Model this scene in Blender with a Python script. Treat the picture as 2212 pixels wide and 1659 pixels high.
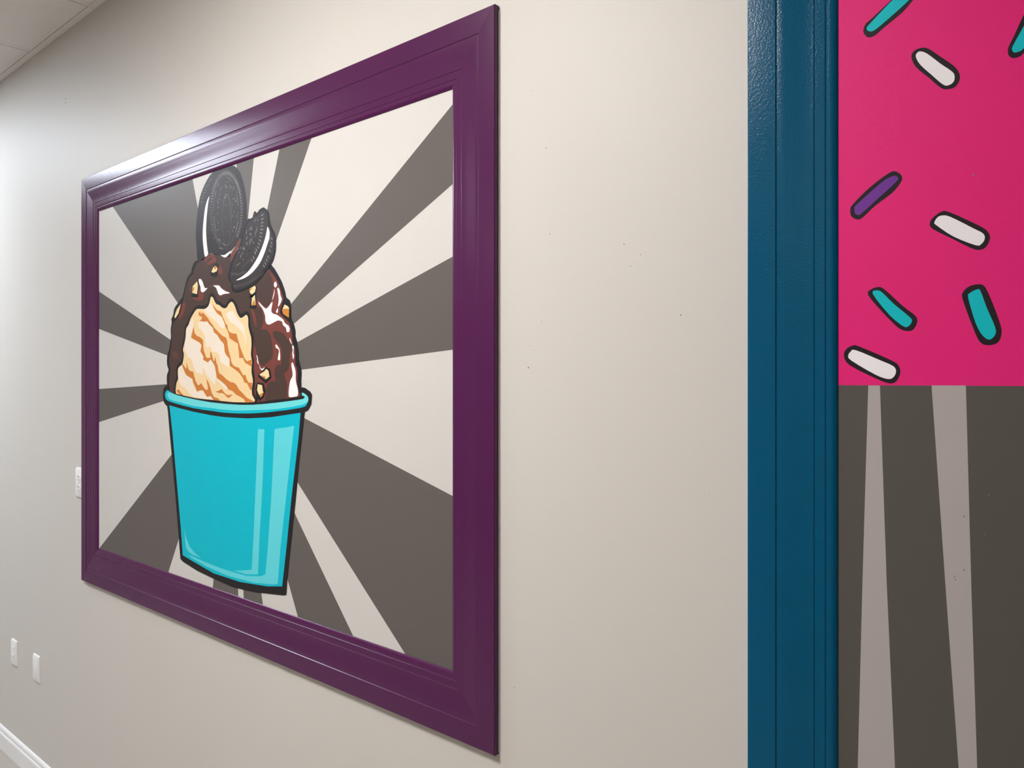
import bpy, bmesh, math, random
from mathutils import Vector

# ------------------------------------------------------------------ camera, world, light level
for o in list(bpy.data.objects):
    bpy.data.objects.remove(o)
scene = bpy.context.scene
F_PX, CX, HY, VPX = 1661.0, 1106.0, 820.0, -840.0      # focal length, centre column, horizon row, vanishing point of the wall
TH = math.atan(F_PX / (CX - VPX)); SN, CS = math.sin(TH), math.cos(TH)
CAMZ = 1.70
DIST = F_PX * 1.8 / (CX - VPX) * CS                    # camera to wall, 1.17 m
cam_data = bpy.data.cameras.new('camera'); cam = bpy.data.objects.new('camera', cam_data)
scene.collection.objects.link(cam)
cam.location = (0, -DIST, CAMZ)
cam.rotation_euler = (math.radians(90), 0, TH)
cam_data.sensor_fit = 'HORIZONTAL'; cam_data.sensor_width = 36.0
cam_data.lens = F_PX / 2212.0 * 36.0
cam_data.shift_y = (HY - 829.5) / 2212.0 * 1.0
cam_data.clip_start = 0.02
scene.camera = cam

world = bpy.data.worlds.new('world'); scene.world = world; world.use_nodes = True
world.node_tree.nodes['Background'].inputs[0].default_value = (0.75, 0.82, 0.9, 1)
world.node_tree.nodes['Background'].inputs[1].default_value = 0.05
vs = scene.view_settings
vs.view_transform = 'Standard'; vs.look = 'None'; vs.gamma = 1.0; vs.use_curve_mapping = False
vs.exposure = 1.60
LAMP_A, LAMP_B, LAMP_FILL = 6.6, 26.0, 6.0                # radiance of the ceiling fixtures, last one for the added far pair

COL = scene.collection


def W(px, py, w=0.0):
    """pixel of the photograph -> point on the wall (or w metres in front of it)"""
    r, u = px - CX, HY - py
    dx = -SN * F_PX + CS * r; dy = CS * F_PX + SN * r
    t = (DIST - w) / dy
    return dx * t, CAMZ + u * t


def lin(c):
    return tuple(((v / 255) / 12.92 if v <= 10 else (((v / 255) + 0.055) / 1.055) ** 2.4) for v in c)


# ------------------------------------------------------------------ materials
MATS = {}


def material(name, rgb, rough=0.5, bump=0.0, bscale=300.0, spec=0.5, mottling=0.03, mscale=6.0, coat=0.0, bdist=0.001):
    if name in MATS:
        return MATS[name]
    m = bpy.data.materials.new(name); m.use_nodes = True
    nt = m.node_tree; b = nt.nodes['Principled BSDF']
    tc = nt.nodes.new('ShaderNodeTexCoord')
    n = nt.nodes.new('ShaderNodeTexNoise'); n.inputs['Scale'].default_value = mscale; n.inputs['Detail'].default_value = 3
    mx = nt.nodes.new('ShaderNodeMix'); mx.data_type = 'RGBA'
    mx.inputs[6].default_value = tuple(c * (1 - mottling) for c in rgb) + (1,)
    mx.inputs[7].default_value = tuple(min(1, c * (1 + mottling)) for c in rgb) + (1,)
    nt.links.new(tc.outputs['Object'], n.inputs['Vector'])
    nt.links.new(n.outputs['Fac'], mx.inputs[0]); nt.links.new(mx.outputs[2], b.inputs['Base Color'])
    b.inputs['Roughness'].default_value = rough
    b.inputs['Specular IOR Level'].default_value = spec
    b.inputs['Coat Weight'].default_value = coat
    b.inputs['Coat Roughness'].default_value = 0.12
    if bump:
        n2 = nt.nodes.new('ShaderNodeTexNoise'); n2.inputs['Scale'].default_value = bscale; n2.inputs['Detail'].default_value = 2
        bp = nt.nodes.new('ShaderNodeBump'); bp.inputs['Strength'].default_value = bump; bp.inputs['Distance'].default_value = bdist
        nt.links.new(tc.outputs['Object'], n2.inputs['Vector'])
        nt.links.new(n2.outputs['Fac'], bp.inputs['Height']); nt.links.new(bp.outputs['Normal'], b.inputs['Normal'])
    MATS[name] = m
    return m


WALL_RGB = (0.64, 0.607, 0.562)
material('wall_paint', WALL_RGB, 0.51, 0.07, 260, 0.32, 0.012, 3)


def paint(name, srgb, rough=0.45, wallref=(214, 206, 196)):
    """wall paint whose colour is read off the photo against the bare wall beside it"""
    a, r = lin(srgb), lin(wallref)
    return material(name, tuple(min(0.95, a[i] / r[i] * WALL_RGB[i]) for i in range(3)), rough, 0.08, 260, 0.17, 0.02, 9)


paint('pale_paint', (212, 205, 197))
paint('dark_grey_paint', (102, 94, 89))
paint('black_paint', (36, 32, 34))
paint('cup_teal', (0, 186, 203))
paint('cup_light', (98, 212, 219))
paint('rim_light', (112, 217, 218))
paint('cream_tan', (241, 208, 156))
paint('cream_light', (240, 223, 203))
paint('caramel', (205, 123, 56))
paint('choc_dark', (76, 57, 50))
paint('choc_red', (120, 63, 54))
paint('choc_soft', (97, 62, 55))
paint('white_paint', (246, 238, 236))
paint('nut_light', (240, 214, 160))
paint('nut_dark', (204, 130, 54))
paint('cookie_black', (46, 41, 42))
paint('cookie_face', (58, 52, 52))
paint('cookie_ridge', (138, 130, 128))
paint('cookie_ridge_soft', (100, 93, 92))
SIDE = (203, 195, 183)
paint('pink_paint', (226, 36, 114), 0.5, SIDE)
paint('stripe_dark', (88, 82, 75), 0.5, SIDE)
paint('stripe_pale', (174, 164, 156), 0.5, SIDE)
paint('sprinkle_black', (36, 27, 30), 0.5, SIDE)
paint('sprinkle_white', (242, 234, 232), 0.5, SIDE)
paint('sprinkle_teal', (10, 184, 188), 0.5, SIDE)
paint('sprinkle_purple', (112, 52, 142), 0.5, SIDE)
material('purple_gloss', (0.078, 0.0085, 0.066), 0.25, 0.12, 320, 0.4, 0.06, 30)
material('teal_gloss', (0.0, 0.086, 0.178), 0.22, 0.35, 330, 0.18, 0.06, 30)
material('caulk', (0.7, 0.68, 0.72), 0.5)
material('white_trim', (0.88, 0.87, 0.86), 0.35, 0.05, 200)
material('plate_plastic', (0.88, 0.865, 0.85), 0.35)
material('slot_dark', (0.03, 0.03, 0.03), 0.6)
material('screw_metal', (0.75, 0.74, 0.72), 0.35)
material('ceiling_tile', (0.90, 0.865, 0.83), 0.9, 0.6, 180, 0.2, 0.04, 60)
material('ceiling_grid', (0.9, 0.87, 0.84), 0.5)
material('plenum_dark', (0.02, 0.02, 0.02), 0.9)
material('floor_vinyl', (0.38, 0.34, 0.30), 0.45, 0.1, 40, 0.4, 0.10, 5)
material('fixture_metal', (0.75, 0.75, 0.75), 0.4)
material('dent', (0.20, 0.19, 0.175), 0.7)


def emitter(name, rgb, strength):
    m = bpy.data.materials.new(name); m.use_nodes = True
    b = m.node_tree.nodes['Principled BSDF']
    b.inputs['Base Color'].default_value = (0.8, 0.8, 0.8, 1)
    b.inputs['Emission Color'].default_value = rgb + (1,)
    b.inputs['Emission Strength'].default_value = strength
    MATS[name] = m


emitter('diffuser_cool', (0.82, 0.91, 1.02), LAMP_A)
emitter('diffuser_warm', (1.0, 0.975, 0.95), LAMP_B)
emitter('diffuser_fill', (1.0, 0.97, 0.93), LAMP_FILL)


# ------------------------------------------------------------------ mesh helpers
def obj(name, bm, mat, parent=None, smooth_angle=None):
    me = bpy.data.meshes.new(name)
    bm.to_mesh(me); bm.free()
    for m in ([mat] if isinstance(mat, str) else mat):
        me.materials.append(MATS[m])
    if smooth_angle is not None:
        me.polygons.foreach_set('use_smooth', [True] * len(me.polygons))
        me.set_sharp_from_angle(angle=math.radians(smooth_angle))
    o = bpy.data.objects.new(name, me); COL.objects.link(o)
    if parent is not None:
        o.parent = parent
        o.matrix_parent_inverse = parent_world(parent).inverted()
    return o


def parent_world(p):
    from mathutils import Matrix
    m = Matrix.Translation(p.location) @ p.rotation_euler.to_matrix().to_4x4()
    return m if p.parent is None else parent_world(p.parent) @ p.matrix_parent_inverse @ m


def thing(name, label, cat, loc):
    o = bpy.data.objects.new(name, None); COL.objects.link(o)
    o.location = loc; o.empty_display_size = 0.1
    o['label'] = label; o['category'] = cat
    return o


def box(bm, x0, x1, y0, y1, z0, z1, bevel=0.0, seg=1):
    r = bmesh.ops.create_cube(bm, size=1.0)
    for v in r['verts']:
        v.co = Vector(((x0 + x1) / 2 + v.co.x * (x1 - x0), (y0 + y1) / 2 + v.co.y * (y1 - y0), (z0 + z1) / 2 + v.co.z * (z1 - z0)))
    if bevel:
        es = list({e for v in r['verts'] for e in v.link_edges})
        bmesh.ops.bevel(bm, geom=es, offset=bevel, segments=seg, affect='EDGES', profile=0.6)


def one_box(name, mat, dims, parent=None, bevel=0.0, seg=1):
    bm = bmesh.new(); box(bm, *dims, bevel=bevel, seg=seg)
    return obj(name, bm, mat, parent)


def structure(o):
    o['kind'] = 'structure'
    return o


def disc(bm, c, r, y0, y1, n=16, rz=None):
    """short cylinder on the wall, axis along y; y1 is the end towards the room"""
    rz = rz or r
    a = [bm.verts.new((c[0] + r * math.cos(2 * math.pi * i / n), y0, c[1] + rz * math.sin(2 * math.pi * i / n))) for i in range(n)]
    b = [bm.verts.new((v.co.x, y1, v.co.z)) for v in a]
    bm.faces.new(b); bm.faces.new(a[::-1])
    for i in range(n):
        bm.faces.new((a[i], a[(i + 1) % n], b[(i + 1) % n], b[i]))
    bmesh.ops.recalc_face_normals(bm, faces=bm.faces[:])


# ------------------------------------------------------------------ the room
XL, XR, YF, ZC, FLOOR = -8.2, 3.6, -6.2, 3.08, 0.012
wall = structure(one_box('wall_back', 'wall_paint', (XL - 0.12, XR + 0.12, 0, 0.12, -0.05, 3.4)))
structure(one_box('wall_front', 'wall_paint', (XL - 0.12, XR + 0.12, YF - 0.12, YF, -0.05, 3.4)))
structure(one_box('wall_left', 'wall_paint', (XL - 0.12, XL, YF, 0, -0.05, 3.4)))
structure(one_box('wall_right', 'wall_paint', (XR, XR + 0.12, YF, 0, -0.05, 3.4)))
structure(one_box('floor', 'floor_vinyl', (XL, XR, YF, 0, -0.05, FLOOR)))
ceil = structure(one_box('ceiling', 'plenum_dark', (XL, XR, YF, 0, ZC + 0.02, ZC + 0.06)))

# baseboard with a stepped, rounded top
bm = bmesh.new()
prof = [(0, FLOOR), (0.0125, FLOOR), (0.0125, 0.078), (0.0115, 0.083), (0.0085, 0.087), (0.0085, 0.097), (0.0075, 0.103), (0.004, 0.109), (0, 0.111)]
n = len(prof)
va = [bm.verts.new((XL, -p[0], p[1])) for p in prof]
vb = [bm.verts.new((XR, -p[0], p[1])) for p in prof]
for i in range(n):
    bm.faces.new((va[i], va[(i + 1) % n], vb[(i + 1) % n], vb[i]))
bm.faces.new(va[::-1]); bm.faces.new(vb)
bmesh.ops.recalc_face_normals(bm, faces=bm.faces[:])
structure(obj('baseboard_back', bm, 'white_trim'))

# suspended ceiling: wall angle, grid bars, tiles, light fixtures
structure(one_box('trim_1', 'ceiling_grid', (XL, XR, -0.024, 0, ZC - 0.001, ZC + 0.002)))
G = 0.61
gx = [-3.635 + G * i for i in range(-7, 12)]
gy = [-0.5 - G * j for j in range(0, 10)]
lamps = [(-5.465, -0.5, 2, 'diffuser_cool'), (-1.805, -1.11, 1, 'diffuser_warm'), (-5.465, -4.77, 1, 'diffuser_fill'), (-1.805, -4.77, 1, 'diffuser_fill')]   # corner, cells per side; the far pair is unseen, added for ambient light
lamp_cells = set()
for lx, ly, nc, _ in lamps:
    for k in range(nc):
        for j in range(nc):
            lamp_cells.add((round(lx + k * G, 2), round(ly - j * G, 2)))
for x in gx:
    if XL < x < XR:
        one_box('grid_bar', 'ceiling_grid', (x - 0.012, x + 0.012, YF, -0.024, ZC, ZC + 0.002), ceil)
for y in gy:
    if YF < y < 0:
        one_box('grid_bar', 'ceiling_grid', (XL, XR, y - 0.012, y + 0.012, ZC - 0.0004, ZC + 0.0016), ceil)
xs = [XL] + [x for x in gx if XL < x < XR] + [XR]
ys = [-0.012] + [y for y in gy if y > YF] + [YF]
tile_mesh = None
for i in range(len(xs) - 1):
    for j in range(len(ys) - 1):
        x0, x1, y1, y0 = xs[i], xs[i + 1], ys[j], ys[j + 1]
        if (round(x0, 2), round(y1, 2)) in lamp_cells:
            continue
        full = abs(x1 - x0 - G) < 1e-3 and abs(y1 - y0 - G) < 1e-3
        if full and tile_mesh:
            t = bpy.data.objects.new('ceiling_tile', tile_mesh); COL.objects.link(t); t.parent = ceil
            t.location = (x0, y0, 0)
        else:
            bm = bmesh.new()
            gap = 0.0165
            box(bm, 0.0125, x1 - x0 - gap, 0.0125, y1 - y0 - 0.0135, ZC + 0.0005, ZC + 0.016)
            t = obj('ceiling_tile', bm, 'ceiling_tile'); t.parent = ceil; t.location = (x0, y0, 0)
            if full:
                tile_mesh = t.data
labels = ['large recessed ceiling light beyond the purple frame, near the mural wall',
          'recessed square ceiling light in front of the purple frame, near the mural wall',
          'added unseen fill light in the ceiling beyond the purple frame, deep in the room',
          'added unseen fill light in the ceiling in front of the purple frame, deep in the room']
for (lx, ly, nc, em), lb in zip(lamps, labels):
    th = thing('ceiling_light', lb, 'light', (lx + nc * G / 2, ly - nc * G / 2, ZC)); th['group'] = 'recessed ceiling lights'
    bm = bmesh.new()
    x0, x1, y0, y1 = lx + 0.012, lx + nc * G - 0.012, ly - nc * G + 0.012, ly - 0.012
    for d in ((x0, x1, y0, y0 + 0.025), (x0, x1, y1 - 0.025, y1), (x0, x0 + 0.025, y0 + 0.025, y1 - 0.025), (x1 - 0.025, x1, y0 + 0.025, y1 - 0.025)):
        box(bm, *d, ZC - 0.004, ZC + 0.018)
    obj('light_frame', bm, 'fixture_metal', th)
    one_box('diffuser', em, (x0 + 0.025, x1 - 0.025, y0 + 0.025, y1 - 0.025, ZC + 0.001, ZC + 0.006), th)

# ------------------------------------------------------------------ moulded frames on the wall
PROFILE = [(0, 0), (0, .0116), (.006, .0129), (.015, .0135), (.331, .0135), (.336, .0134), (.346, .0119), (.350, .0118)]
PROFILE += [(.350 + .385 * t, .0118 + .0002 * math.sin(math.pi * min(1, t / .3)) - .0036 * (3 * t ** 2 - 2 * t ** 3)) for t in [i / 20 for i in range(1, 21)]]
PROFILE += [(.751, .0082), (.754, .0081), (.763, .0072), (.865, .0070), (.873, .0069), (.882, .0059), (.890, .0058)]
PROFILE += [(.895 + .100 * t,   .0058 + .0002 * math.sin(math.pi * t) - .0038 * t ** 3) for t in [i / 8 for i in range(0, 9)]] + [(1, .0012), (1, 0)]


def frame(th, mat, xo0, xo1, zo0, zo1, ws, wr):
    def corner(q, sx, sz):
        x = xo0 + q * ws if sx < 0 else xo1 - q * ws
        z = zo0 + q * wr if sz < 0 else zo1 - q * wr
        return x, z
    for name, c0, c1 in (('frame_stile', (-1, -1), (-1, 1)), ('frame_rail', (-1, 1), (1, 1)), ('frame_stile', (1, 1), (1, -1)), ('frame_rail', (1, -1), (-1, -1))):
        bm = bmesh.new(); A = []; B = []
        for q, w in PROFILE:
            (ax, az), (bx, bz) = corner(q, *c0), corner(q, *c1)
            d = Vector((bx - ax, 0, bz - az)).normalized() * 0.00025
            A.append(bm.verts.new((ax + d.x, -w, az + d.z))); B.append(bm.verts.new((bx - d.x, -w, bz - d.z)))
        m = len(A)
        for i in range(m):
            bm.faces.new((A[i], A[(i + 1) % m], B[(i + 1) % m], B[i]))
        bm.faces.new(A[::-1]); bm.faces.new(B)
        bmesh.ops.recalc_face_normals(bm, faces=bm.faces[:])
        obj(name, bm, mat, th, 9)


PX0, PX1, PZ0, PZ1, PWS, PWR = -3.1305, -1.0324, 0.9410, 2.4575, 0.1308, 0.1372
pf = thing('picture_frame', 'purple moulded frame mounted on the wall around the ice cream mural', 'frame', (-2.08, 0, PZ0))
frame(pf, 'purple_gloss', PX0, PX1, PZ0, PZ1, PWS, PWR)
bm = bmesh.new(); box(bm, PX1, PX1 + 0.0022, -0.0022, 0, PZ0 + 0.004, PZ1 - 0.01)
o = obj('caulk_bead', bm, 'caulk', pf); o['label'] = 'thin white caulk line along the outer edge'

TX0, TX1, TZ0, TZ1 = -0.5018, 1.60, 0.60, 2.80
tf = thing('picture_frame', 'dark teal moulded frame mounted on the wall around the pink sprinkle mural', 'frame', (0.55, 0, TZ0))
frame(tf, 'teal_gloss', TX0, TX1, TZ0, TZ1, 0.1335, 0.1335)
bm = bmesh.new(); box(bm, TX0 - 0.0018, TX0, -0.003, 0, TZ0 + 0.004, TZ1 - 0.004)
o = obj('caulk_bead', bm, 'caulk', tf); o['label'] = 'thin pale caulk line along the outer edge'


# ------------------------------------------------------------------ painted shapes
def smooth(pts, n):
    """closed Catmull-Rom through the points"""
    if n < 2:
        return list(pts)
    out = []; m = len(pts)
    for i in range(m):
        p0, p1, p2, p3 = (Vector(pts[(i + k) % m]) for k in (-1, 0, 1, 2))
        for s in range(n):
            t = s / n
            q = 0.5 * ((2 * p1) + (p2 - p0) * t + (2 * p0 - 5 * p1 + 4 * p2 - p3) * t * t + (3 * p1 - p0 - 3 * p2 + p3) * t ** 3)
            out.append((q.x, q.y))
    return out


def area(p):
    return 0.5 * sum(p[i][0] * p[(i + 1) % len(p)][1] - p[(i + 1) % len(p)][0] * p[i][1] for i in range(len(p)))


def grow(p, d):
    """offset a closed outline (wall metres) outwards by d"""
    s = 1 if area(p) > 0 else -1
    out = []; m = len(p)
    for i in range(m):
        a, b, c = Vector(p[i - 1]), Vector(p[i]), Vector(p[(i + 1) % m])
        e1, e2 = (b - a), (c - b)
        if e1.length < 1e-9 or e2.length < 1e-9:
            out.append(p[i]); continue
        e1.normalize(); e2.normalize()
        n1, n2 = Vector((e1.y, -e1.x)) * s, Vector((e2.y, -e2.x)) * s
        nn = n1 + n2
        if nn.length < 1e-6:
            nn = n1
        nn.normalize()
        k = min(1.6, 1.0 / max(0.4, nn.dot(n1)))
        q = b + nn * d * k
        out.append((q.x, q.y))
    return out


def clip_rect(p, x0, x1, z0, z1):
    def cut(poly, inside, inter):
        out = []
        for i in range(len(poly)):
            a, b = poly[i - 1], poly[i]
            if inside(b):
                if not inside(a):
                    out.append(inter(a, b))
                out.append(b)
            elif inside(a):
                out.append(inter(a, b))
        return out

    def ix(v):
        return lambda a, b: (v, a[1] + (b[1] - a[1]) * (v - a[0]) / (b[0] - a[0]))

    def iz(v):
        return lambda a, b: (a[0] + (b[0] - a[0]) * (v - a[1]) / (b[1] - a[1]), v)
    for inside, inter in ((lambda q: q[0] >= x0, ix(x0)), (lambda q: q[0] <= x1, ix(x1)), (lambda q: q[1] >= z0, iz(z0)), (lambda q: q[1] <= z1, iz(z1))):
        if p:
            p = cut(p, inside, inter)
    return p


def depth(layer):
    return 0.0004 + 0.00012 * layer


def add_poly(bm, pts, layer):
    w = depth(layer)
    if area(pts) < 0:
        pts = pts[::-1]
    try:
        f = bm.faces.new([bm.verts.new((x, -w, z)) for x, z in pts])
    except ValueError:
        return
    f.normal_update()
    if f.normal.y > 0:
        f.normal_flip()


def flat(name, wall_polys, layer, mat, parent):
    bm = bmesh.new()
    for p in wall_polys:
        add_poly(bm, p, layer)
    bmesh.ops.triangulate(bm, faces=bm.faces[:], ngon_method='EAR_CLIP')
    return obj(name, bm, mat, parent)


def px2wall(pts, layer):
    w = depth(layer)
    return [W(x, y, w) for x, y in pts]


def painted(name, pts, layer, mat, parent, sm=3, grow_by=0.0, clip=None):
    p = smooth(px2wall(pts, layer), sm)
    if grow_by:
        p = grow(p, grow_by)
    if clip:
        p = clip_rect(p, *clip)
    return flat(name, [p], layer, mat, parent)


ZOOM = {'1': (415, 355, 15.085), '2': (415, 455, 15.085), '3': (485, 440, 15.085), '4': (485, 530, 15.085), '5': (365, 535, 13.83),
        '6': (505, 570, 11.85), '7': (350, 640, 13.825), '8': (440, 640, 13.825), '9': (350, 755, 13.825), '10': (440, 755, 13.825),
        '11': (530, 690, 15.085), '12': (530, 780, 13.827), '13': (340, 830, 12.76), '14': (340, 820, 6.144), '15': (360, 1080, 6.9125),
        's1': (1800, 0, 4.148), 's2': (1800, 360, 3.318), 's3': (1800, 820, 3.769), 'p': (0, 0, 1)}


def Q(text):
    """outline measured in enlarged views of the photo: 'view: x,y x,y ...; view: ...'  -> photo pixels"""
    out = []
    for part in text.split(';'):
        v, nums = part.split(':')
        ox, oy, s = ZOOM[v.strip()]
        for tok in nums.split():
            a, b = tok.split(',')
            out.append((ox + float(a) / s, oy + float(b) / s))
    return out


# ---------------- the ice cream mural
IX0, IX1, IZ0, IZ1 = PX0 + PWS, PX1 - PWS, PZ0 + PWR, PZ1 - PWR
INNER = (IX0 - 0.001, IX1 + 0.001, IZ0 - 0.001, IZ1 + 0.001)
mu = thing('wall_mural', 'mural of ice cream in a turquoise cup over grey sunburst rays, inside the purple frame', 'mural', ((IX0 + IX1) / 2, 0, IZ0))
flat('backdrop', [[(INNER[0], INNER[2]), (INNER[1], INNER[2]), (INNER[1], INNER[3]), (INNER[0], INNER[3])]], 0, 'pale_paint', mu)

RAYS = [((384.4, 655), (243.5, 446.6), (426.8, 446.6), (416, 387)),
        ((367.6, 733.6), (216.3, 631.1), (361, 767.8), (215.7, 711.3)),
        ((360.3, 829.9), (215.7, 840.2), (351.9, 866.7), (215.7, 911.3)),
        ((370.7, 981.8), (215.4, 1183.3), (385.1, 1167.9), (363.9, 1235.4)),
        ((461.3, 1250.7), (459.8, 1268), (514.1, 1272.4), (514.8, 1288.3)),
        ((525.6, 1274.6), (526.4, 1291.2), (564.7, 1281.8), (567.9, 1305.7)),
        ((620.8, 1250.6), (643.4, 1332.5), (636.2, 1108.2), (761.5, 1371)),
        ((643.4, 1043.2), (874.1, 1410.8), (657.9, 903.4), (974.9, 1069.8)),
        ((643.4, 738.4), (974.4, 556.1), (651.8, 798.7), (975.4, 755.8)),
        ((628.9, 656.4), (972.5, 231.8), (636.2, 698.6), (973.2, 401.8)),
        ((577.9, 448.9), (603.6, 322.6), (597.4, 517.6), (672.6, 299)),
        ((512.5, 400), (511, 355), (535.5, 474), (548.1, 342.4))]
for a, b, c, d in RAYS:
    w = depth(1)
    A, B, C, Dd = (Vector(W(*p, w)) for p in (a, b, c, d))
    B2, D2 = B + (B - A).normalized() * 0.25, Dd + (Dd - C).normalized() * 0.25
    mid = Vector(W(508, 800, w))
    corner = []
    if a == (643.4, 1043.2):
        corner = [(IX1 + .6, IZ0 - .6)]
    if a == (370.7, 981.8):
        corner = [(IX0 - .2, IZ0 - .6)]
    poly = [tuple(A), tuple(B), tuple(B2)] + corner + [tuple(D2), tuple(Dd), tuple(C), tuple(A + (mid - A) * 0.5 + (C - A) * 0.25)]
    flat('ray', [clip_rect(poly, *INNER)], 1, 'dark_grey_paint', mu)

# chocolate shell: black contour, brown body, red-brown patches
sauce_px = Q('5: 860,370 790,400 730,490 680,620 660,730 570,860 520,980 460,1230 400,1470 330,1570; 7: 470,210 370,360 330,560 275,690 290,770 260,980 265,1200 240,1400;'
             '9: 210,0 160,160 145,350 160,500 195,610 150,750 140,900 150,1040 160,1250; p: 380,866 500,872 600,872 655,860; 12: 1690,1000 1675,600 1685,300;'
             '11: 1750,1290 1750,1100 1710,850 1690,720 1640,560 1640,400 1590,170; 6: 1480,1390 1475,1200 1465,1030 1430,930 1350,860 1320,720 1260,540 1180,360 960,20;'
             'p: 560,560 500,548 460,548')
sauce = painted('chocolate_shell', sauce_px, 2, 'black_paint', mu)
fill_px = Q('5: 900,420 800,540 740,700 730,800 620,920 540,1080 480,1300 430,1520; 7: 640,110 575,250 520,520 420,680 370,760 300,900 290,1150 280,1400 255,1600;'
            '9: 230,180 205,350 230,520 250,640 215,800 210,1000 225,1250 300,1340; p: 420,868 500,872 600,868; 12: 1630,1060 1590,900 1550,650 1560,400 1540,200;'
            '11: 1630,1450 1625,1000 1560,850 1530,650 1520,500 1480,260; 6: 1400,1480 1210,1300 1190,1170 1250,970 1270,900 1240,770 1150,520 1080,370 880,110;'
            'p: 560,575 510,560; 5: 1500,225 1250,180 1080,280')
painted('shell_body', fill_px, 3, 'choc_dark', sauce)
red_px = [(581, 584)] + Q('6: 1080,370 1150,520 1240,770 1270,900 1250,970 1190,1170 1210,1300 1400,1480; 11: 1480,260 1520,500 1530,650 1560,850 1625,1000 1630,1450;'
                          '12: 1540,200 1560,400 1550,650 1590,900 1630,1060; p: 616.8,861 572,866 553,868 550,845 551,830 549.5,801.7 546.6,795 547.2,782.8 545.2,772.9 545.9,756.3 546.6,740.4 566,705'
                          ' 569,690 567.4,679.7 565.8,667.9 555.6,661.1 553.9,654.4 555.6,647.6 562.4,651.9 569.1,660.3 575,662.8 580.9,658.6 586.9,645.9 589.4,629.1 590.2,613.9 585.2,595.3')
painted('shell_patch', red_px, 4, 'choc_red', sauce)
for mat, lay, txt in (
        ('choc_dark', 5, '11: 520,330 700,350 810,500 860,700 890,900 900,1100 880,1240 720,1420 600,1500 520,1480 430,1330 380,1130 330,930 265,800 240,600 250,400'),
        ('choc_dark', 5, '11: 900,430 960,375 1100,395 1240,460 1330,580 1420,720 1510,830 1510,950 1450,1150 1430,1400; 12: 1310,50 1280,250 1170,370 1190,500 1240,680 1240,900 1190,1110 620,1190 620,950 640,760 700,650 800,600 900,590 890,500 860,350 900,180 1000,90 1060,150; 11: 1160,1450 1190,1200 1180,950 1080,770 960,650 910,530'),
        ('choc_red', 4, '6: 440,1170 500,1180 570,1400 580,1620 540,1560 480,1350'),
        ('choc_red', 4, '5: 1060,360 1270,200 1340,200 1420,400 1300,460 1170,530 1130,490'),
        ('choc_dark', 5, '5: 1080,440 1240,280 1290,290 1270,350 1120,470'),
        ('choc_red', 4, '5: 1490,510 1560,600 1600,720 1570,790 1470,760 1460,620'),
        ('choc_soft', 4, '5: 700,815 740,825 660,930 590,960'),
        ('choc_soft', 4, '5: 600,1200 700,1180 680,1340 620,1320'),
        ('choc_red', 4, '5: 880,1200 940,1300 1050,1390 1020,1500 960,1590 830,1560 670,1490 860,1480 870,1380'),
        ('choc_soft', 4, '5: 1290,1090 1500,1090 1560,1160 1840,1340 1650,1440 1560,1490 1480,1470 1400,1280 1330,1170 1190,1190'),
        ('choc_red', 4, '7: 620,230 690,180 690,330 640,520 570,640 490,650 560,430'),
        ('choc_soft', 4, '9: 290,90 400,70 490,180 470,290 350,260'),
        ('choc_red', 4, '2: 1570,900 1500,1200 1400,1400 1310,1600 1250,1659 1270,1400 1390,1200 1510,960')):
    painted('shell_patch', Q(txt), lay, mat, sauce)
for txt in ('2: 930,1450 1060,1440 1255,1310 1180,1450 1080,1525 1000,1500',
            '5: 890,950 950,940 1000,1010 1060,1180 1090,1210 1150,1205 1060,1310 1000,1335 950,1290 940,1170 900,1060',
            '5: 1325,1135 1490,1130 1560,1210 1690,1300 1800,1340 1790,1365 1640,1385 1540,1425 1480,1390 1440,1280 1400,1190',
            '6: 1065,452 1098,500 1103,550 1068,605 1030,560 1032,500',
            '6: 1130,615 1170,660 1200,820 1230,900 1200,1000 1150,1085 1130,1080 1150,900 1115,650',
            '6: 1045,650 1040,760 1000,900 985,910 1020,760',
            '6: 1130,1130 1130,1220 1110,1260 1080,1220',
            '6: 640,975 780,1120 860,1130 990,965 960,1200 1020,1280 1100,1300 1260,1420 1300,1500 1380,1570; 11: 1390,180 1445,290 1430,390 1380,420 1340,380 1320,270 1230,190 1200,80 1140,45 1040,40 850,140 760,170 680,120 650,0; 6: 800,1320 740,1160 650,1030',
            '11: 980,840 1010,820 1090,920 1125,1040 1135,1300 1095,1330 1055,1290 1095,1040 1060,960 1000,930',
            '11: 1450,600 1510,770 1500,800 1440,660',
            '11: 1545,840 1580,900 1565,1080 1590,1180 1560,1300 1540,1230 1530,1080 1545,1000 1525,900',
            '12: 1400,35 1440,100 1500,300 1510,600 1575,880 1560,1030 1500,1060 1350,1080 1295,1040 1300,830 1340,590 1400,470 1410,350 1375,130',
            '11: 355,1160 400,1220 430,1420 500,1590 560,1600 635,1555; 12: 530,260 490,275 440,220 400,100; 11: 385,1400 380,1250'):
    painted('shine_mark', Q(txt), 7, 'white_paint', sauce)

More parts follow.
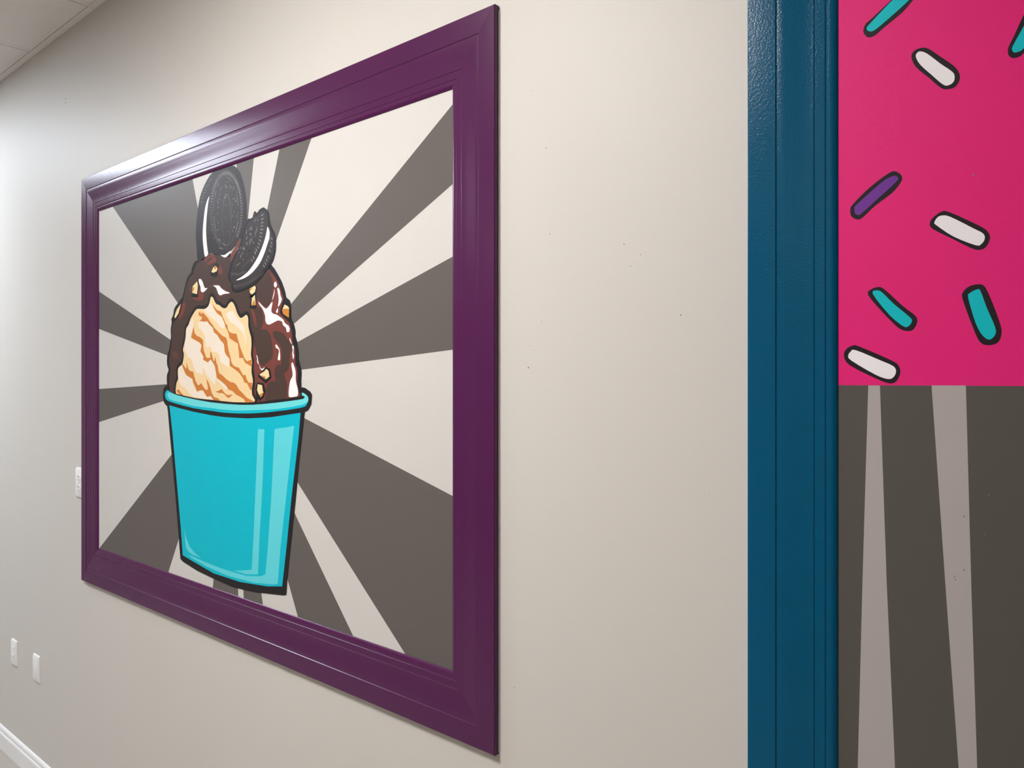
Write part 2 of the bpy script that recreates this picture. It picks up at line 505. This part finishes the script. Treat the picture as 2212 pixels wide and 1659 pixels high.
# the bare ice cream
cream_px = Q('8: 240,10 290,60 330,160 390,240 460,260 540,330 620,360 690,330 750,230 820,165 880,200 940,320 1000,500 1070,620 1120,645 1190,610 1260,555 1310,590 1330,700 1335,900 1380,1100 1420,1250 1425,1500;'
             '10: 1410,150 1440,350 1430,550 1430,700 1470,940 1440,1150 1445,1350 1505,1570; p: 505.1,869.5 476.2,866.7 460.7,864.5 422.3,860.9 396.3,855.1 380.4,850.8;'
             '9: 430,1020 480,880 470,700 490,550 600,440 640,280 650,120; 7: 625,1600 660,1440 700,1240 720,980 790,850 850,680 950,500 1050,380 1250,380 1370,310 1420,180 1450,40')
cream = painted('ice_cream', cream_px, 5, 'black_paint', mu, 3, 0.0105)
painted('cream_body', cream_px, 6, 'cream_tan', cream)
for txt in ('8: 240,215 270,330 400,530 530,620 600,770 640,930 520,940 440,830 300,690 150,580 20,450 60,380 150,280 190,220',
            '8: 670,520 860,430 920,530 1000,650 1130,800 1200,900 1250,1150 1270,1430 1230,1320 1190,1120 1060,980 950,860 800,770 740,680',
            '7: 1110,760 1250,765 1340,750 1420,840; 8: 280,970 300,1080 400,1160 500,1320 605,1430 610,1600; 10: 640,110 700,220 770,290 770,520 720,510 580,430 480,340 470,180 380,80 250,60; 8: 190,1480 100,1550 60,1400 20,1150; 7: 1250,1150 1200,1030 1110,950 1080,850',
            '7: 920,640 940,880 880,1100 865,1240 960,1300 1130,1400 1180,1470 1150,1600; 9: 1150,60 1200,140 1240,220 1220,310 1370,395 1400,350 1480,310 1560,460 1600,600 1620,830 1600,900 1590,1010 1540,1030 1420,870 1330,760 1220,520 1220,760 1120,710 1020,680 940,500 860,260 770,240 720,90; 7: 690,1620 672,1450 712,1250 732,1000 795,880 855,740',
            '9: 590,470 650,640 720,770 900,880 930,1040 1040,1260 1220,1220 1310,1370 1350,1420 1450,1390 1530,1495 1250,1465 960,1420 830,1330 700,1150 560,1060 500,900 490,700 490,560',
            '10: 380,890 450,900 600,1020 680,1110 740,1200 650,1190 560,1090 440,960'):
    painted('light_patch', Q(txt), 7, 'cream_light', cream, 2)
for txt in ('8: 245,210 330,330 400,410 520,460 550,560 590,660 660,830 700,850 740,1030 790,1080 880,1110 980,1120 1010,1250 1040,1350 1090,1520; 10: 1120,10 1170,140 1210,250 1290,350 1425,305 1430,510 1330,450 1230,390 1170,250 1060,250 1050,80 1035,0; 8: 1030,1500 1010,1400 960,1380 870,1320 770,1250 750,1130 690,980 650,920 620,800 550,620 450,540 380,480 300,340',
            '7: 1150,460 1145,510 1200,520 1210,470 1300,570 1370,650 1420,740 1500,840 1560,940 1640,1020; 8: 450,1080 560,1180 670,1240 700,1330 720,1500; 10: 740,20 770,130 800,230 820,360 870,460 960,520 1050,540 1110,650 1180,770 1245,750 1280,880 1340,990 1445,990 1430,1210 1390,1200 1290,1000 1220,990 1150,820 1050,690 900,570 780,490 770,270 680,170 630,80; 8: 615,1500 600,1420 500,1310 400,1150 300,1070 280,950; 7: 1420,840 1340,745 1250,760 1120,730 1190,680 1190,620 1095,570 1095,520 1110,465',
            '7: 945,900 970,1100 1040,1180 1130,1220 1220,1300 1230,1500; 9: 1245,20 1290,150 1330,250 1440,250 1440,100 1455,60 1480,120 1540,350 1560,350 1590,210 1620,380; 10: 420,490 440,640 470,710 560,770 680,890 800,970 900,990 970,1050 1050,1190 1150,1290 1300,1450 1500,1550 1500,1570 1240,1570 1200,1480 1090,1410 970,1350 860,1240 730,1190 680,1090 560,980 420,870 390,840 360,650 330,490; 9: 1460,300 1400,340 1375,385 1225,300 1240,220 1150,60; 7: 1150,1620 1180,1470 1130,1390 960,1290 870,1240 900,1100',
            '9: 610,410 680,520 735,580 730,380 790,590 850,650 930,660 960,800 1010,960 1060,1050 1100,1070 1170,1000 1230,1110 1300,1200 1360,1200 1370,1130 1320,870 1390,990 1440,1130 1480,1290 1550,1420; 10: 430,1460 500,1530 300,1510; 9: 1450,1390 1350,1415 1300,1350 1220,1220 1130,1220 1045,1255 1000,1130 930,980 910,880 720,760 600,480',
            '9: 440,1210 500,1190 570,1290 650,1380 560,1360 450,1270',
            '10: 345,1250 430,1240 540,1180 600,1270 680,1350 760,1360 870,1340 770,1440 700,1430 620,1340 560,1300 460,1300'):
    painted('caramel_streak', Q(txt), 8, 'caramel', cream, 1)

# nut pieces
for black, face, shade in (
        ('5: 1420,440 1480,530 1440,760 1400,880 1240,840 1240,740 1310,560', '5: 1390,535 1450,610 1430,700 1330,750 1265,725 1320,590', '5: 1390,535 1425,600 1370,650 1340,600'),
        ('5: 850,980 880,1150 860,1480 670,1470 680,1340 700,1130', '5: 840,1005 865,1120 840,1390 690,1350 710,1150', '5: 720,1190 770,1180 730,1290 690,1330'),
        ('7: 580,205 560,340 510,530 400,690 350,610 410,400', '7: 560,225 540,330 490,520 395,660 370,610 430,410', '7: 435,395 450,440 425,460'),
        ('6: 540,545 590,600 560,760 520,830 395,860 400,740 390,640', '6: 400,640 540,555 565,610 540,720 460,785 415,740', '6: 400,640 480,620 415,690'),
        ('6: 560,770 580,1000 570,1140 400,1140 430,900 400,850 480,800', '6: 540,790 560,1060 450,1060 465,870', '6: 515,910 555,1060 455,1060'),
        ('6: 1290,1010 1400,1060 1440,1130 1430,1420 1240,1300 1210,1180', '6: 1300,1040 1380,1080 1415,1130 1410,1380 1260,1280 1240,1180', '6: 1265,1145 1415,1150 1410,1380 1260,1280 1240,1190'),
        ('12: 600,170 740,240 780,490 610,670 380,470 390,390 560,260', '12: 625,235 690,290 720,460 605,550 415,400 560,310', '12: 480,420 600,470 610,550 520,480'),
        ('12: 350,640 540,660 610,900 540,1090 440,1190 330,1120 300,800', '12: 370,690 500,720 520,880 540,950 460,1085 390,970 350,870', '12: 415,1000 530,940 520,1020 460,1085')):
    nut = painted('nut_piece', Q(black), 8, 'black_paint', mu, 1)
    painted('nut_face', Q(face), 9, 'nut_light', nut, 1)
    painted('nut_shade', Q(shade), 10, 'nut_dark', nut, 1)


def ribbon(p, q, wd, layer):
    """tapered brush stroke between two photo pixels, wd pixels wide in the middle"""
    (x0, y0), (x1, y1) = p, q
    L = math.hypot(x1 - x0, y1 - y0) or 1
    nx, ny = -(y1 - y0) / L * wd / 2, (x1 - x0) / L * wd / 2
    mx, my = (x0 + x1) / 2, (y0 + y1) / 2
    return px2wall([(x0, y0), (mx - nx, my - ny), (x1, y1), (mx + nx, my + ny)], layer)


def zp(v, x, y):
    ox, oy, s = ZOOM[v]
    return ox + x / s, oy + y / s


# whole cookie
c1_px = Q('1: 1330,40 1400,70 1500,170 1590,330 1680,620 1740,950 1780,1350; 2: 1780,320 1760,600 1600,900 1480,1060 1300,1280 1100,1400 900,1450 700,1420 600,1390 400,1520 360,1600 180,1600 150,1250 125,900 130,500 180,0;'
          '1: 190,1420 260,1050 380,720 520,450 650,280 800,200 1000,130 1200,60')
c1 = painted('cookie', c1_px, 3, 'cookie_black', mu, 3, 0, INNER)
c1['label'] = 'whole dark sandwich cookie painted upright on the ice cream'
face1 = [(489 + 37.5 * math.cos(a) - 3.0 * math.sin(a) * 0, 454 - 88 * math.sin(a)) for a in [2 * math.pi * i / 40 for i in range(40)]]
painted('cookie_face', face1, 4, 'cookie_face', c1, 1)
painted('cream_filling', Q('1: 560,1040 520,1300 480,1659; 2: 470,300 455,600 470,950 500,1250 520,1420 420,1500 370,1200 345,850 360,450 410,0; 1: 440,1350 500,1150'), 5, 'white_paint', c1)
random.seed(4)
strokes, soft = [], []
for i in range(78):
    a = 2 * math.pi * i / 78
    if -math.pi * 0.62 < math.atan2(math.sin(a), math.cos(a)) < -math.pi * 0.28:
        continue
    r0, r1 = 0.865, 1.015
    p = (489 + 35 * r0 * math.cos(a), 454 - 85 * r0 * math.sin(a)); q = (489 + 35 * r1 * math.cos(a + 0.03), 454 - 85 * r1 * math.sin(a + 0.03) - 1.0)
    (strokes if (math.sin(a) > 0.2 or math.cos(a) > 0.3) else soft).append(ribbon(p, q, 2.4 if abs(math.sin(a)) < .8 else 1.6, 5))
for cx, cy, rx, ry, gaps in ((488.3, 456, 27, 74, True), (489.8, 475, 9.7, 56, False)):
    for i in range(40):
        a0, a1 = 2 * math.pi * i / 40, 2 * math.pi * (i + 1) / 40
        if gaps and i % 5 == 0:
            continue
        s = px2wall([(cx + rx * k * math.cos(a), cy - ry * (1 - (1 - k) * .4) * math.sin(a)) for a, k in ((a0, 1), (a1, 1), (a1, 0.965 if gaps else .93), (a0, 0.965 if gaps else .93))], 5)
        (strokes if (i < 16 and not gaps) or (gaps and i % 7 < 3) else soft).append(s)
TRI1 = ('970,700 890,830 950,820|1070,620 1130,740 1110,800|1170,790 1240,680 1250,700|1320,900 1330,680 1370,760|860,1100 930,1170 870,1140|1290,1160 1400,1080 1390,1120|1100,585 1180,550 1250,560|820,1140 840,1280 860,1240'
        '|1400,1250 1430,1120 1440,1200|1285,1240 1340,1320 1310,1350|1060,1305 1150,1340 1090,1335|880,980 925,985 910,1015|800,1600 850,1640 810,1630|1340,1550 1410,1535 1380,1575|1240,880 1280,700 1290,720|1120,900 1160,830 1150,890|1040,1080 1080,1020 1120,1110|830,1400 870,1350 850,1440')
TRI2 = ('750,160 800,270 775,240|830,340 880,440 850,420|790,650 880,600 885,625|890,800 935,690 910,830|880,900 940,980 850,970|1310,100 1345,220 1315,190|1465,90 1420,200 1445,260|1340,510 1415,540 1370,580|1310,600 1340,700 1310,670'
        '|1390,700 1450,660 1420,725|865,1235 920,1185 945,1245|955,1250 985,1195 995,1265|720,1040 765,1180 740,1120|1015,1040 1085,1150 1045,1130|955,460 1010,490 985,490|1010,625 1060,675 1035,665|1110,680 1185,680 1150,697|1085,215 1125,215 1103,245|1055,325 1115,312 1100,335|1180,130 1220,190 1200,175'
        '|800,90 860,120 820,130|690,410 720,480 695,490|700,880 740,910 710,915|600,625 650,640 615,655|600,435 650,445 615,470|1610,500 1640,515 1600,520|1340,30 1420,35 1380,60')
for v, t in (('1', TRI1), ('2', TRI2)):
    for i, tri in enumerate(t.split('|')):
        (strokes if i % 3 else soft).append(px2wall(Q(v + ': ' + tri), 5))
for x, y in ((620, 500), (575, 560), (525, 650), (485, 715), (445, 840), (405, 920), (365, 1020), (345, 1110), (320, 1220)):
    p = zp('1', x, y); strokes.append(px2wall([(p[0] - 1.2, p[1] + .6), (p[0], p[1] - 1.3), (p[0] + 1.2, p[1] - .4), (p[0] + .4, p[1] + 1.2)], 5))
e = flat('embossing', strokes, 6, 'cookie_ridge', c1); e['kind'] = 'stuff'
e = flat('embossing', soft, 6, 'cookie_ridge_soft', c1); e['kind'] = 'stuff'

# bitten cookie
c2_px = Q('3: 725,560 770,490 850,485 910,440 940,330 970,250 1010,255 1065,295 1130,200 1250,120 1320,150 1400,230 1450,370 1465,570 1520,760 1620,950 1660,1100 1680,1280 1670,1480;'
          '4: 1665,200 1600,460 1530,610 1400,770 1200,1050 1000,1270 800,1390 550,1500 380,1540 260,1490 220,1380 220,1250 150,1150 110,1000 150,820 200,600 270,420 400,180; 3: 480,1400 560,1100 640,800')
c2 = painted('cookie', c2_px, 9, 'black_paint', mu, 3)
c2['label'] = 'bitten dark sandwich cookie leaning on the whole one'
painted('cookie_face', Q('3: 760,640 900,540 960,420 1060,420 1180,270 1270,230 1370,320 1400,560 1440,760 1560,960 1610,1150 1620,1450; 4: 1560,330 1470,520 1280,760 1050,1080 850,1270 600,1400 380,1450 290,1400 270,1240 200,1130 170,980 210,800 270,560 380,330; 3: 560,1350 640,1000'), 10, 'cookie_face', c2)
painted('cream_filling', Q('3: 1395,755 1440,810 1470,950 1450,1150 1370,1400; 4: 1300,250 1150,580 920,870 700,1040 500,1120 380,1135 550,1030 750,870 930,640 1100,350; 3: 1250,1350 1340,1050 1380,850'), 11, 'white_paint', c2)
strokes, soft = [], []
for v, x, y, dx, dy in (('3', 1230, 370, 55, -45), ('3', 1235, 500, 60, -35), ('3', 1230, 620, 55, -30), ('3', 1220, 725, 60, -20), ('3', 1215, 840, 75, -5), ('3', 1195, 955, 60, 15), ('3', 1175, 1075, 50, 25), ('3', 1160, 1200, 45, 50),
                        ('3', 1125, 1310, 40, 60), ('3', 1090, 1420, 30, 60), ('3', 1040, 1510, 30, 75), ('3', 1000, 1600, 25, 75), ('4', 950, 400, 25, 75), ('4', 890, 490, 20, 60)):
    strokes.append(ribbon(zp(v, x - dx, y - dy), zp(v, x + dx, y + dy), 3.0, 11))
for v, x, y in (('3', 1540, 1140), ('3', 1530, 1280), ('3', 1510, 1390), ('3', 1485, 1530), ('3', 1445, 1620), ('4', 1450, 280), ('4', 1420, 380), ('4', 1375, 480), ('4', 1335, 590), ('4', 1285, 680)):
    strokes.append(ribbon(zp(v, x - 28, y - 65), zp(v, x + 28, y + 65), 2.2, 11))
for v, a, b in (('3', (1080, 700), (980, 1110)), ('3', (890, 1400), (740, 1650)), ('3', (720, 820), (710, 1020)), ('3', (750, 1040), (700, 1200)), ('3', (890, 720), (820, 840)), ('3', (1020, 480), (980, 600)), ('3', (1090, 490), (1070, 570)),
                ('4', (560, 250), (510, 440)), ('4', (340, 690), (540, 560)), ('4', (440, 210), (510, 240)), ('4', (880, 60), (710, 350)), ('3', (1485, 1060), (1470, 1240)), ('4', (580, 480), (640, 440))):
    strokes.append(ribbon(zp(v, *a), zp(v, *b), 1.7, 11))
for t in ('800,985 845,950 895,990', '680,1290 750,1250 740,1290', '470,1480 560,1390 530,1450', '590,1500 630,1380 660,1500', '910,1300 960,1230 950,1300'):
    strokes.append(px2wall(Q('3: ' + t), 11))
for t in ('800,1190 920,1080 900,1220 800,1380', '800,1000 890,1000 870,1060', '570,1600 640,1570 600,1659', '690,1310 750,1290 760,1400', '760,860 900,760 920,860'):
    soft.append(px2wall(Q('3: ' + t), 11))
for i in range(22):
    x, y = 215 + 22 * i, 870 + (11 - abs(i - 11)) * 5 - 4 * i
    soft.append(ribbon(zp('4', x, y), zp('4', x + 18, y + 130), 0.9, 11))
for i in range(34):
    a = i / 33
    x, y = 290 + 960 * a, 1330 - 60 * a - 380 * a * a
    soft.append(ribbon(zp('4', x, y - 60), zp('4', x + 22, y + 70), 0.9, 11))
for i in range(9):
    x, y = 560 + 38 * i, 760 - 42 * i
    soft.append(ribbon(zp('4', x, y - 70), zp('4', x + 22, y + 60), 0.9, 11))
e = flat('embossing', strokes, 12, 'cookie_ridge', c2); e['kind'] = 'stuff'
e = flat('embossing', soft, 12, 'cookie_ridge_soft', c2); e['kind'] = 'stuff'

# cup
rim_top = [(364.3, 845.5), (366.5, 848.5), (371.7, 851.2), (380.4, 850.3), (396.3, 854.3), (422.3, 860.1), (442, 862.4), (460.7, 864), (476.2, 866), (505.1, 868.8), (530, 869.2), (549.2, 868.8), (571.9, 866.6), (616.8, 861.2), (647.2, 856.9), (651, 848)]
cup_px = Q('13: 310,20 220,35 165,130 150,300 165,460 210,550 270,610 290,770 330,1250; 14: 185,950; 15: 135,0 180,560 205,880 240,920 450,1055 700,1175 1000,1305 1300,1375 1740,1425 1785,1415 1800,1180 1860,600 1925,0;'
           '14: 1880,1100 1955,430 2000,405 2040,330 2052,200 2030,160 1960,110 1915,100')
w10 = depth(10)
cup_w = [W(x, y, w10) for x, y in cup_px]
cup_w += [W(x, y, w10) for x, y in reversed(rim_top)]
cup = flat('cup', [cup_w], 10, 'black_paint', mu)
rim_in = Q('14: 1920,210 1950,220 1935,255 1750,285 1400,325 1100,335 700,300 350,230 220,190 150,150')
rim_px = Q('13: 310,175 265,165 225,215 210,290 225,380 280,450 500,530 1000,660 1500,735; 14: 900,440 1190,450 1500,430 1900,375 1980,330 2005,260 1985,210 1920,170') + rim_in
painted('cup_rim', rim_px, 11, 'cup_teal', cup, 2)
lite = Q('13: 270,270 300,370 400,440 700,520 1000,600 1400,650; 14: 1000,410 1300,405 1600,390 1900,340 1985,300 2005,260 1985,210 1925,172') + rim_in[:-1] + Q('13: 330,225 300,240')
painted('rim_shine', lite, 12, 'rim_light', cup, 2)
body_px = Q('13: 330,580 600,660 1000,760 1500,860 1850,905; 14: 1000,505 1200,515 1500,500 1900,440 1870,800; 15: 1860,0 1790,700 1725,1290 1500,1290 1100,1225 700,1095 400,920 240,825 210,400 175,0; 14: 200,700')
painted('cup_side', body_px, 11, 'cup_teal', cup, 1)
for txt in ('14: 1335,655 1420,660 1400,1300; 15: 1420,0 1390,500 1365,1110 1180,1110 1000,1050 1130,1055 1270,1040 1300,500 1320,0',
            '14: 1555,655 1700,635 1815,612 1760,1100; 15: 1780,0 1700,720 1660,1250 1600,1265 1300,1235 900,1130 600,995 400,880 315,815 500,895 800,1015 1000,1080 1200,1135 1400,1140 1475,1110 1510,700 1560,0',
            '15: 260,400 290,560 345,700 430,800 515,865 400,825 320,770 285,700'):
    painted('shine_mark', Q(txt), 12, 'cup_light', cup, 1)

# ---------------- the sprinkle mural
TIX0, TIX1, TIZ0, TIZ1 = TX0 + 0.1335, TX1 - 0.1335, TZ0 + 0.1335, TZ1 - 0.1335
m2 = thing('wall_mural', 'mural with outlined sprinkles on pink above dark grey and pale stripes, inside the teal frame', 'mural', ((TIX0 + TIX1) / 2, 0, TIZ0))
ZB = W(1950, 832.7)[1]
RIN = (TIX0 - 0.001, TIX1 + 0.001, TIZ0 - 0.001, TIZ1 + 0.001)
flat('pink_field', [[(RIN[0], ZB), (RIN[1], ZB), (RIN[1], RIN[3]), (RIN[0], RIN[3])]], 0, 'pink_paint', m2)
flat('grey_field', [[(RIN[0], RIN[2]), (RIN[1], RIN[2]), (RIN[1], ZB), (RIN[0], ZB)]], 0, 'stripe_dark', m2)
for a, b, c, d in (((1875.6, 832.7), (1900.8, 832.7), (1933.4, 1659), (1852.9, 1659)), ((2012.3, 832.7), (2086.5, 832.7), (2110.9, 1659), (2070.9, 1659))):
    A, B, C, Dd = (Vector(W(*p, depth(1))) for p in (a, b, c, d))
    mid1, mid2 = Vector(W((2098 if a[0] > 2000 else 1915.5), 1260, depth(1))), Vector(W((2042 if a[0] > 2000 else 1863), 1260, depth(1)))
    lo = RIN[2]
    e1 = C + (C - mid1) * ((lo - C.y) / (C.y - mid1.y)); e2 = Dd + (Dd - mid2) * ((lo - Dd.y) / (Dd.y - mid2.y))
    flat('pale_stripe', [[tuple(A), tuple(B), tuple(mid1), tuple(e1), tuple(e2), tuple(mid2)]], 1, 'stripe_pale', m2)
for x0, x1, y0, y1 in ((0.05, 0.13, 0.16, 0.30), (0.42, 0.50, 0.62, 0.80), (0.78, 0.86, 1.02, 1.24)):
    flat('pale_stripe', [[(x0, ZB), (x1, ZB), (y1, RIN[2]), (y0, RIN[2])]], 1, 'stripe_pale', m2)
SPR = (('sprinkle_teal', 's1: 270,270 290,215 350,160 520,0 620,-90 740,-130 800,-90 715,0 620,110 440,260 370,320 310,335 275,300', 's1: 300,250 330,210 530,0 620,-70 720,-100 760,-70 680,0 560,110 410,240 350,280 310,275'),
       ('sprinkle_white', 's1: 700,510 720,460 780,430 850,435 950,500 1080,590 1130,660 1130,720 1090,780 1020,800 960,785 860,700 740,600', 's1: 740,510 750,475 780,460 840,480 960,570 1050,630 1085,670 1080,730 1030,765 980,755 880,670 780,580'),
       ('sprinkle_teal', 's1: 1565,470 1570,420 1620,320 1709,130 1790,20 1850,40 1840,200 1760,400 1680,500 1610,520 1575,500', 's1: 1605,450 1610,410 1709,230 1780,90 1810,100 1790,250 1709,430 1630,470'),
       ('sprinkle_purple', 's2: 122,310 140,270 260,150 400,45 450,35 490,65 485,110 420,190 300,280 210,365 170,378 130,355', 's2: 152,300 170,270 350,110 430,67 460,75 455,105 330,220 220,320 185,347 155,335'),
       ('sprinkle_white', 's2: 693,400 715,365 770,325 830,325 1050,425 1110,470 1122,520 1090,580 1040,597 980,580 860,520 710,445', 's2: 725,400 745,365 780,350 840,360 1000,440 1075,480 1085,520 1060,555 1020,563 860,500 740,420'),
       ('sprinkle_teal', 's2: 250,920 270,880 330,862 380,890 500,1000 590,1070 600,1120 570,1170 520,1177 460,1150 350,1040', 's2: 282,910 320,887 360,910 430,980 550,1080 563,1110 540,1143 500,1143 400,1060'),
       ('sprinkle_teal', 's2: 927,950 930,900 970,860 1040,843 1090,865 1150,1000 1200,1140 1205,1200 1180,1260 1110,1280 1050,1255 1000,1150', 's2: 967,940 980,905 1030,880 1055,890 1100,1010 1160,1150 1160,1205 1120,1240 1070,1210 1020,1120'),
       ('sprinkle_white', 's2: 77,1360 90,1310 140,1282 190,1290 420,1390 470,1430 480,1480 450,1540 400,1553 310,1520 120,1425', 's2: 107,1355 125,1325 160,1315 330,1385 430,1430 450,1470 430,1510 390,1522 300,1490 130,1390'))
for mat, blk, fil in SPR:
    s = painted('sprinkle', Q(blk), 1, 'sprinkle_black', m2, 3)
    painted('sprinkle_fill', Q(fil), 2, mat, s, 3)
random.seed(11)
for mat, cx, cz, ang in (('sprinkle_purple', 0.10, 2.05, 20), ('sprinkle_white', 0.22, 1.86, -50), ('sprinkle_teal', 0.42, 2.2, 60), ('sprinkle_white', 0.30, 2.45, 10), ('sprinkle_purple', 0.62, 1.95, -30),
                         ('sprinkle_teal', 0.9, 2.35, 35), ('sprinkle_white', 1.1, 1.9, 70), ('sprinkle_purple', 1.25, 2.5, -15), ('sprinkle_purple', -0.2, 2.42, 40), ('sprinkle_white', -0.02, 2.5, -25)):
    def cap(L, r):
        ca, sa = math.cos(math.radians(ang)), math.sin(math.radians(ang)); pts = []
        for i in range(24):
            t = 2 * math.pi * i / 24
            x, z = r * math.cos(t) + (L if math.cos(t) > 0 else -L), r * math.sin(t)
            pts.append((cx + x * ca - z * sa, cz + x * sa + z * ca))
        return pts
    s = flat('sprinkle', [cap(0.022, 0.018)], 1, 'sprinkle_black', m2)
    flat('sprinkle_fill', [cap(0.021, 0.011)], 2, mat, s)

# ------------------------------------------------------------------ wall plates
def plate(name, label, x0, z0, cat):
    th = thing(name, label, cat, (x0 + 0.035, 0, z0))
    bm = bmesh.new()
    rows = [(0.0, 0.0), (0.0, 0.0022), (0.0012, 0.0038), (0.006, 0.0062)]
    rings = []
    for ins, w in rows:
        x1, x2, za, zb = x0 + ins * .55, x0 + 0.07 - ins * .55, z0 + ins, z0 + 0.114 - ins
        c = 0.003
        rings.append([bm.verts.new((x, -w, z)) for x, z in ((x1 + c, za), (x2 - c, za), (x2, za + c), (x2, zb - c), (x2 - c, zb), (x1 + c, zb), (x1, zb - c), (x1, za + c))])
    for a, b in zip(rings, rings[1:]):
        for i in range(8):
            bm.faces.new((a[i], a[(i + 1) % 8], b[(i + 1) % 8], b[i]))
    bm.faces.new(rings[-1]); bm.faces.new(rings[0][::-1])
    bmesh.ops.recalc_face_normals(bm, faces=bm.faces[:])
    obj('plate', bm, 'plate_plastic', th, 25)
    return th


def screw(th, x, z):
    bm = bmesh.new(); disc(bm, (x, z), 0.0032, -0.0060, -0.0072, 12)
    s = obj('screw', bm, 'screw_metal', th)
    return s


FR = -0.0062
p1 = plate('wall_plate', 'white wall plate with a small jack and cable connector, low on the wall', -3.946, 0.4265, 'wall plate')
for z in (0.4265 + 0.0105, 0.4265 + 0.1035):
    screw(p1, -3.911, z)
bm = bmesh.new(); box(bm, -3.919, -3.903, -0.0078, -0.006, 0.494, 0.511, 0.0008); obj('jack', bm, 'plate_plastic', p1)
bm = bmesh.new(); disc(bm, (-3.911, 0.474), 0.0055, -0.006, -0.0085, 6); disc(bm, (-3.911, 0.474), 0.0042, -0.0085, -0.0115, 14); obj('cable_connector', bm, 'plate_plastic', p1)
p2 = plate('wall_plate', 'blank white wall plate with two screws, low on the wall', -3.6715, 0.4236, 'wall plate')
for z in (0.4236 + 0.0145, 0.4236 + 0.0995):
    screw(p2, -3.6365, z)
p3 = plate('power_outlet', 'white duplex power outlet at the outer edge of the purple frame', -3.2085, 1.2475, 'outlet')
cx, zc = -3.1735, 1.3045
for dz in (-0.0195, 0.0195):
    bm = bmesh.new(); disc(bm, (cx, zc + dz), 0.0172, -0.006, -0.0076, 24, 0.0142)
    face = obj('outlet_face', bm, 'plate_plastic', p3)
    for dx, h in ((-0.0064, 0.0085), (0.0064, 0.007)):
        bm = bmesh.new(); box(bm, cx + dx - 0.0011, cx + dx + 0.0011, -0.0079, -0.007, zc + dz + 0.001, zc + dz + 0.001 + h); obj('slot', bm, 'slot_dark', face)
    bm = bmesh.new(); disc(bm, (cx, zc + dz - 0.0075), 0.0024, -0.007, -0.0079, 10); obj('ground_hole', bm, 'slot_dark', face)
bm = bmesh.new(); disc(bm, (cx, zc), 0.0032, -0.006, -0.0074, 12); obj('screw', bm, 'screw_metal', p3)

# ------------------------------------------------------------------ small dents and nail holes in the plaster
for px, py, r in ((1180, 320, 1.4), (1141.5, 794, 2.0), (1470.5, 680.5, 1.8), (1348, 528, 1.6), (1384, 550, 1.3), (1362, 575, 1.2), (1188, 505, 1.3), (1170, 694, 1.0), (1146, 747, 1.0), (1532, 1068, 1.1), (1112, 1485, 1.2), (1150.5, 196, 1.0), (142, 213, 1.2), (141, 222, 1.2),
                  (2135.6, 1069.4, 1.8), (2082.6, 1115.8, 2.0), (2107.8, 1125, 1.4), (2127.7, 1154.3, 1.4), (2082.6, 1231.2, 2.2), (2062.1, 1245.8, 1.8), (2064, 1252.5, 1.8), (2103, 378, 2.2)):
    w = depth(3)
    pts = [W(px + r * math.cos(2 * math.pi * i / 8) * 0.8, py + r * math.sin(2 * math.pi * i / 8), w) for i in range(8)]
    flat('nail_hole', [pts], 3, 'dent', m2 if px > 1811 else wall)
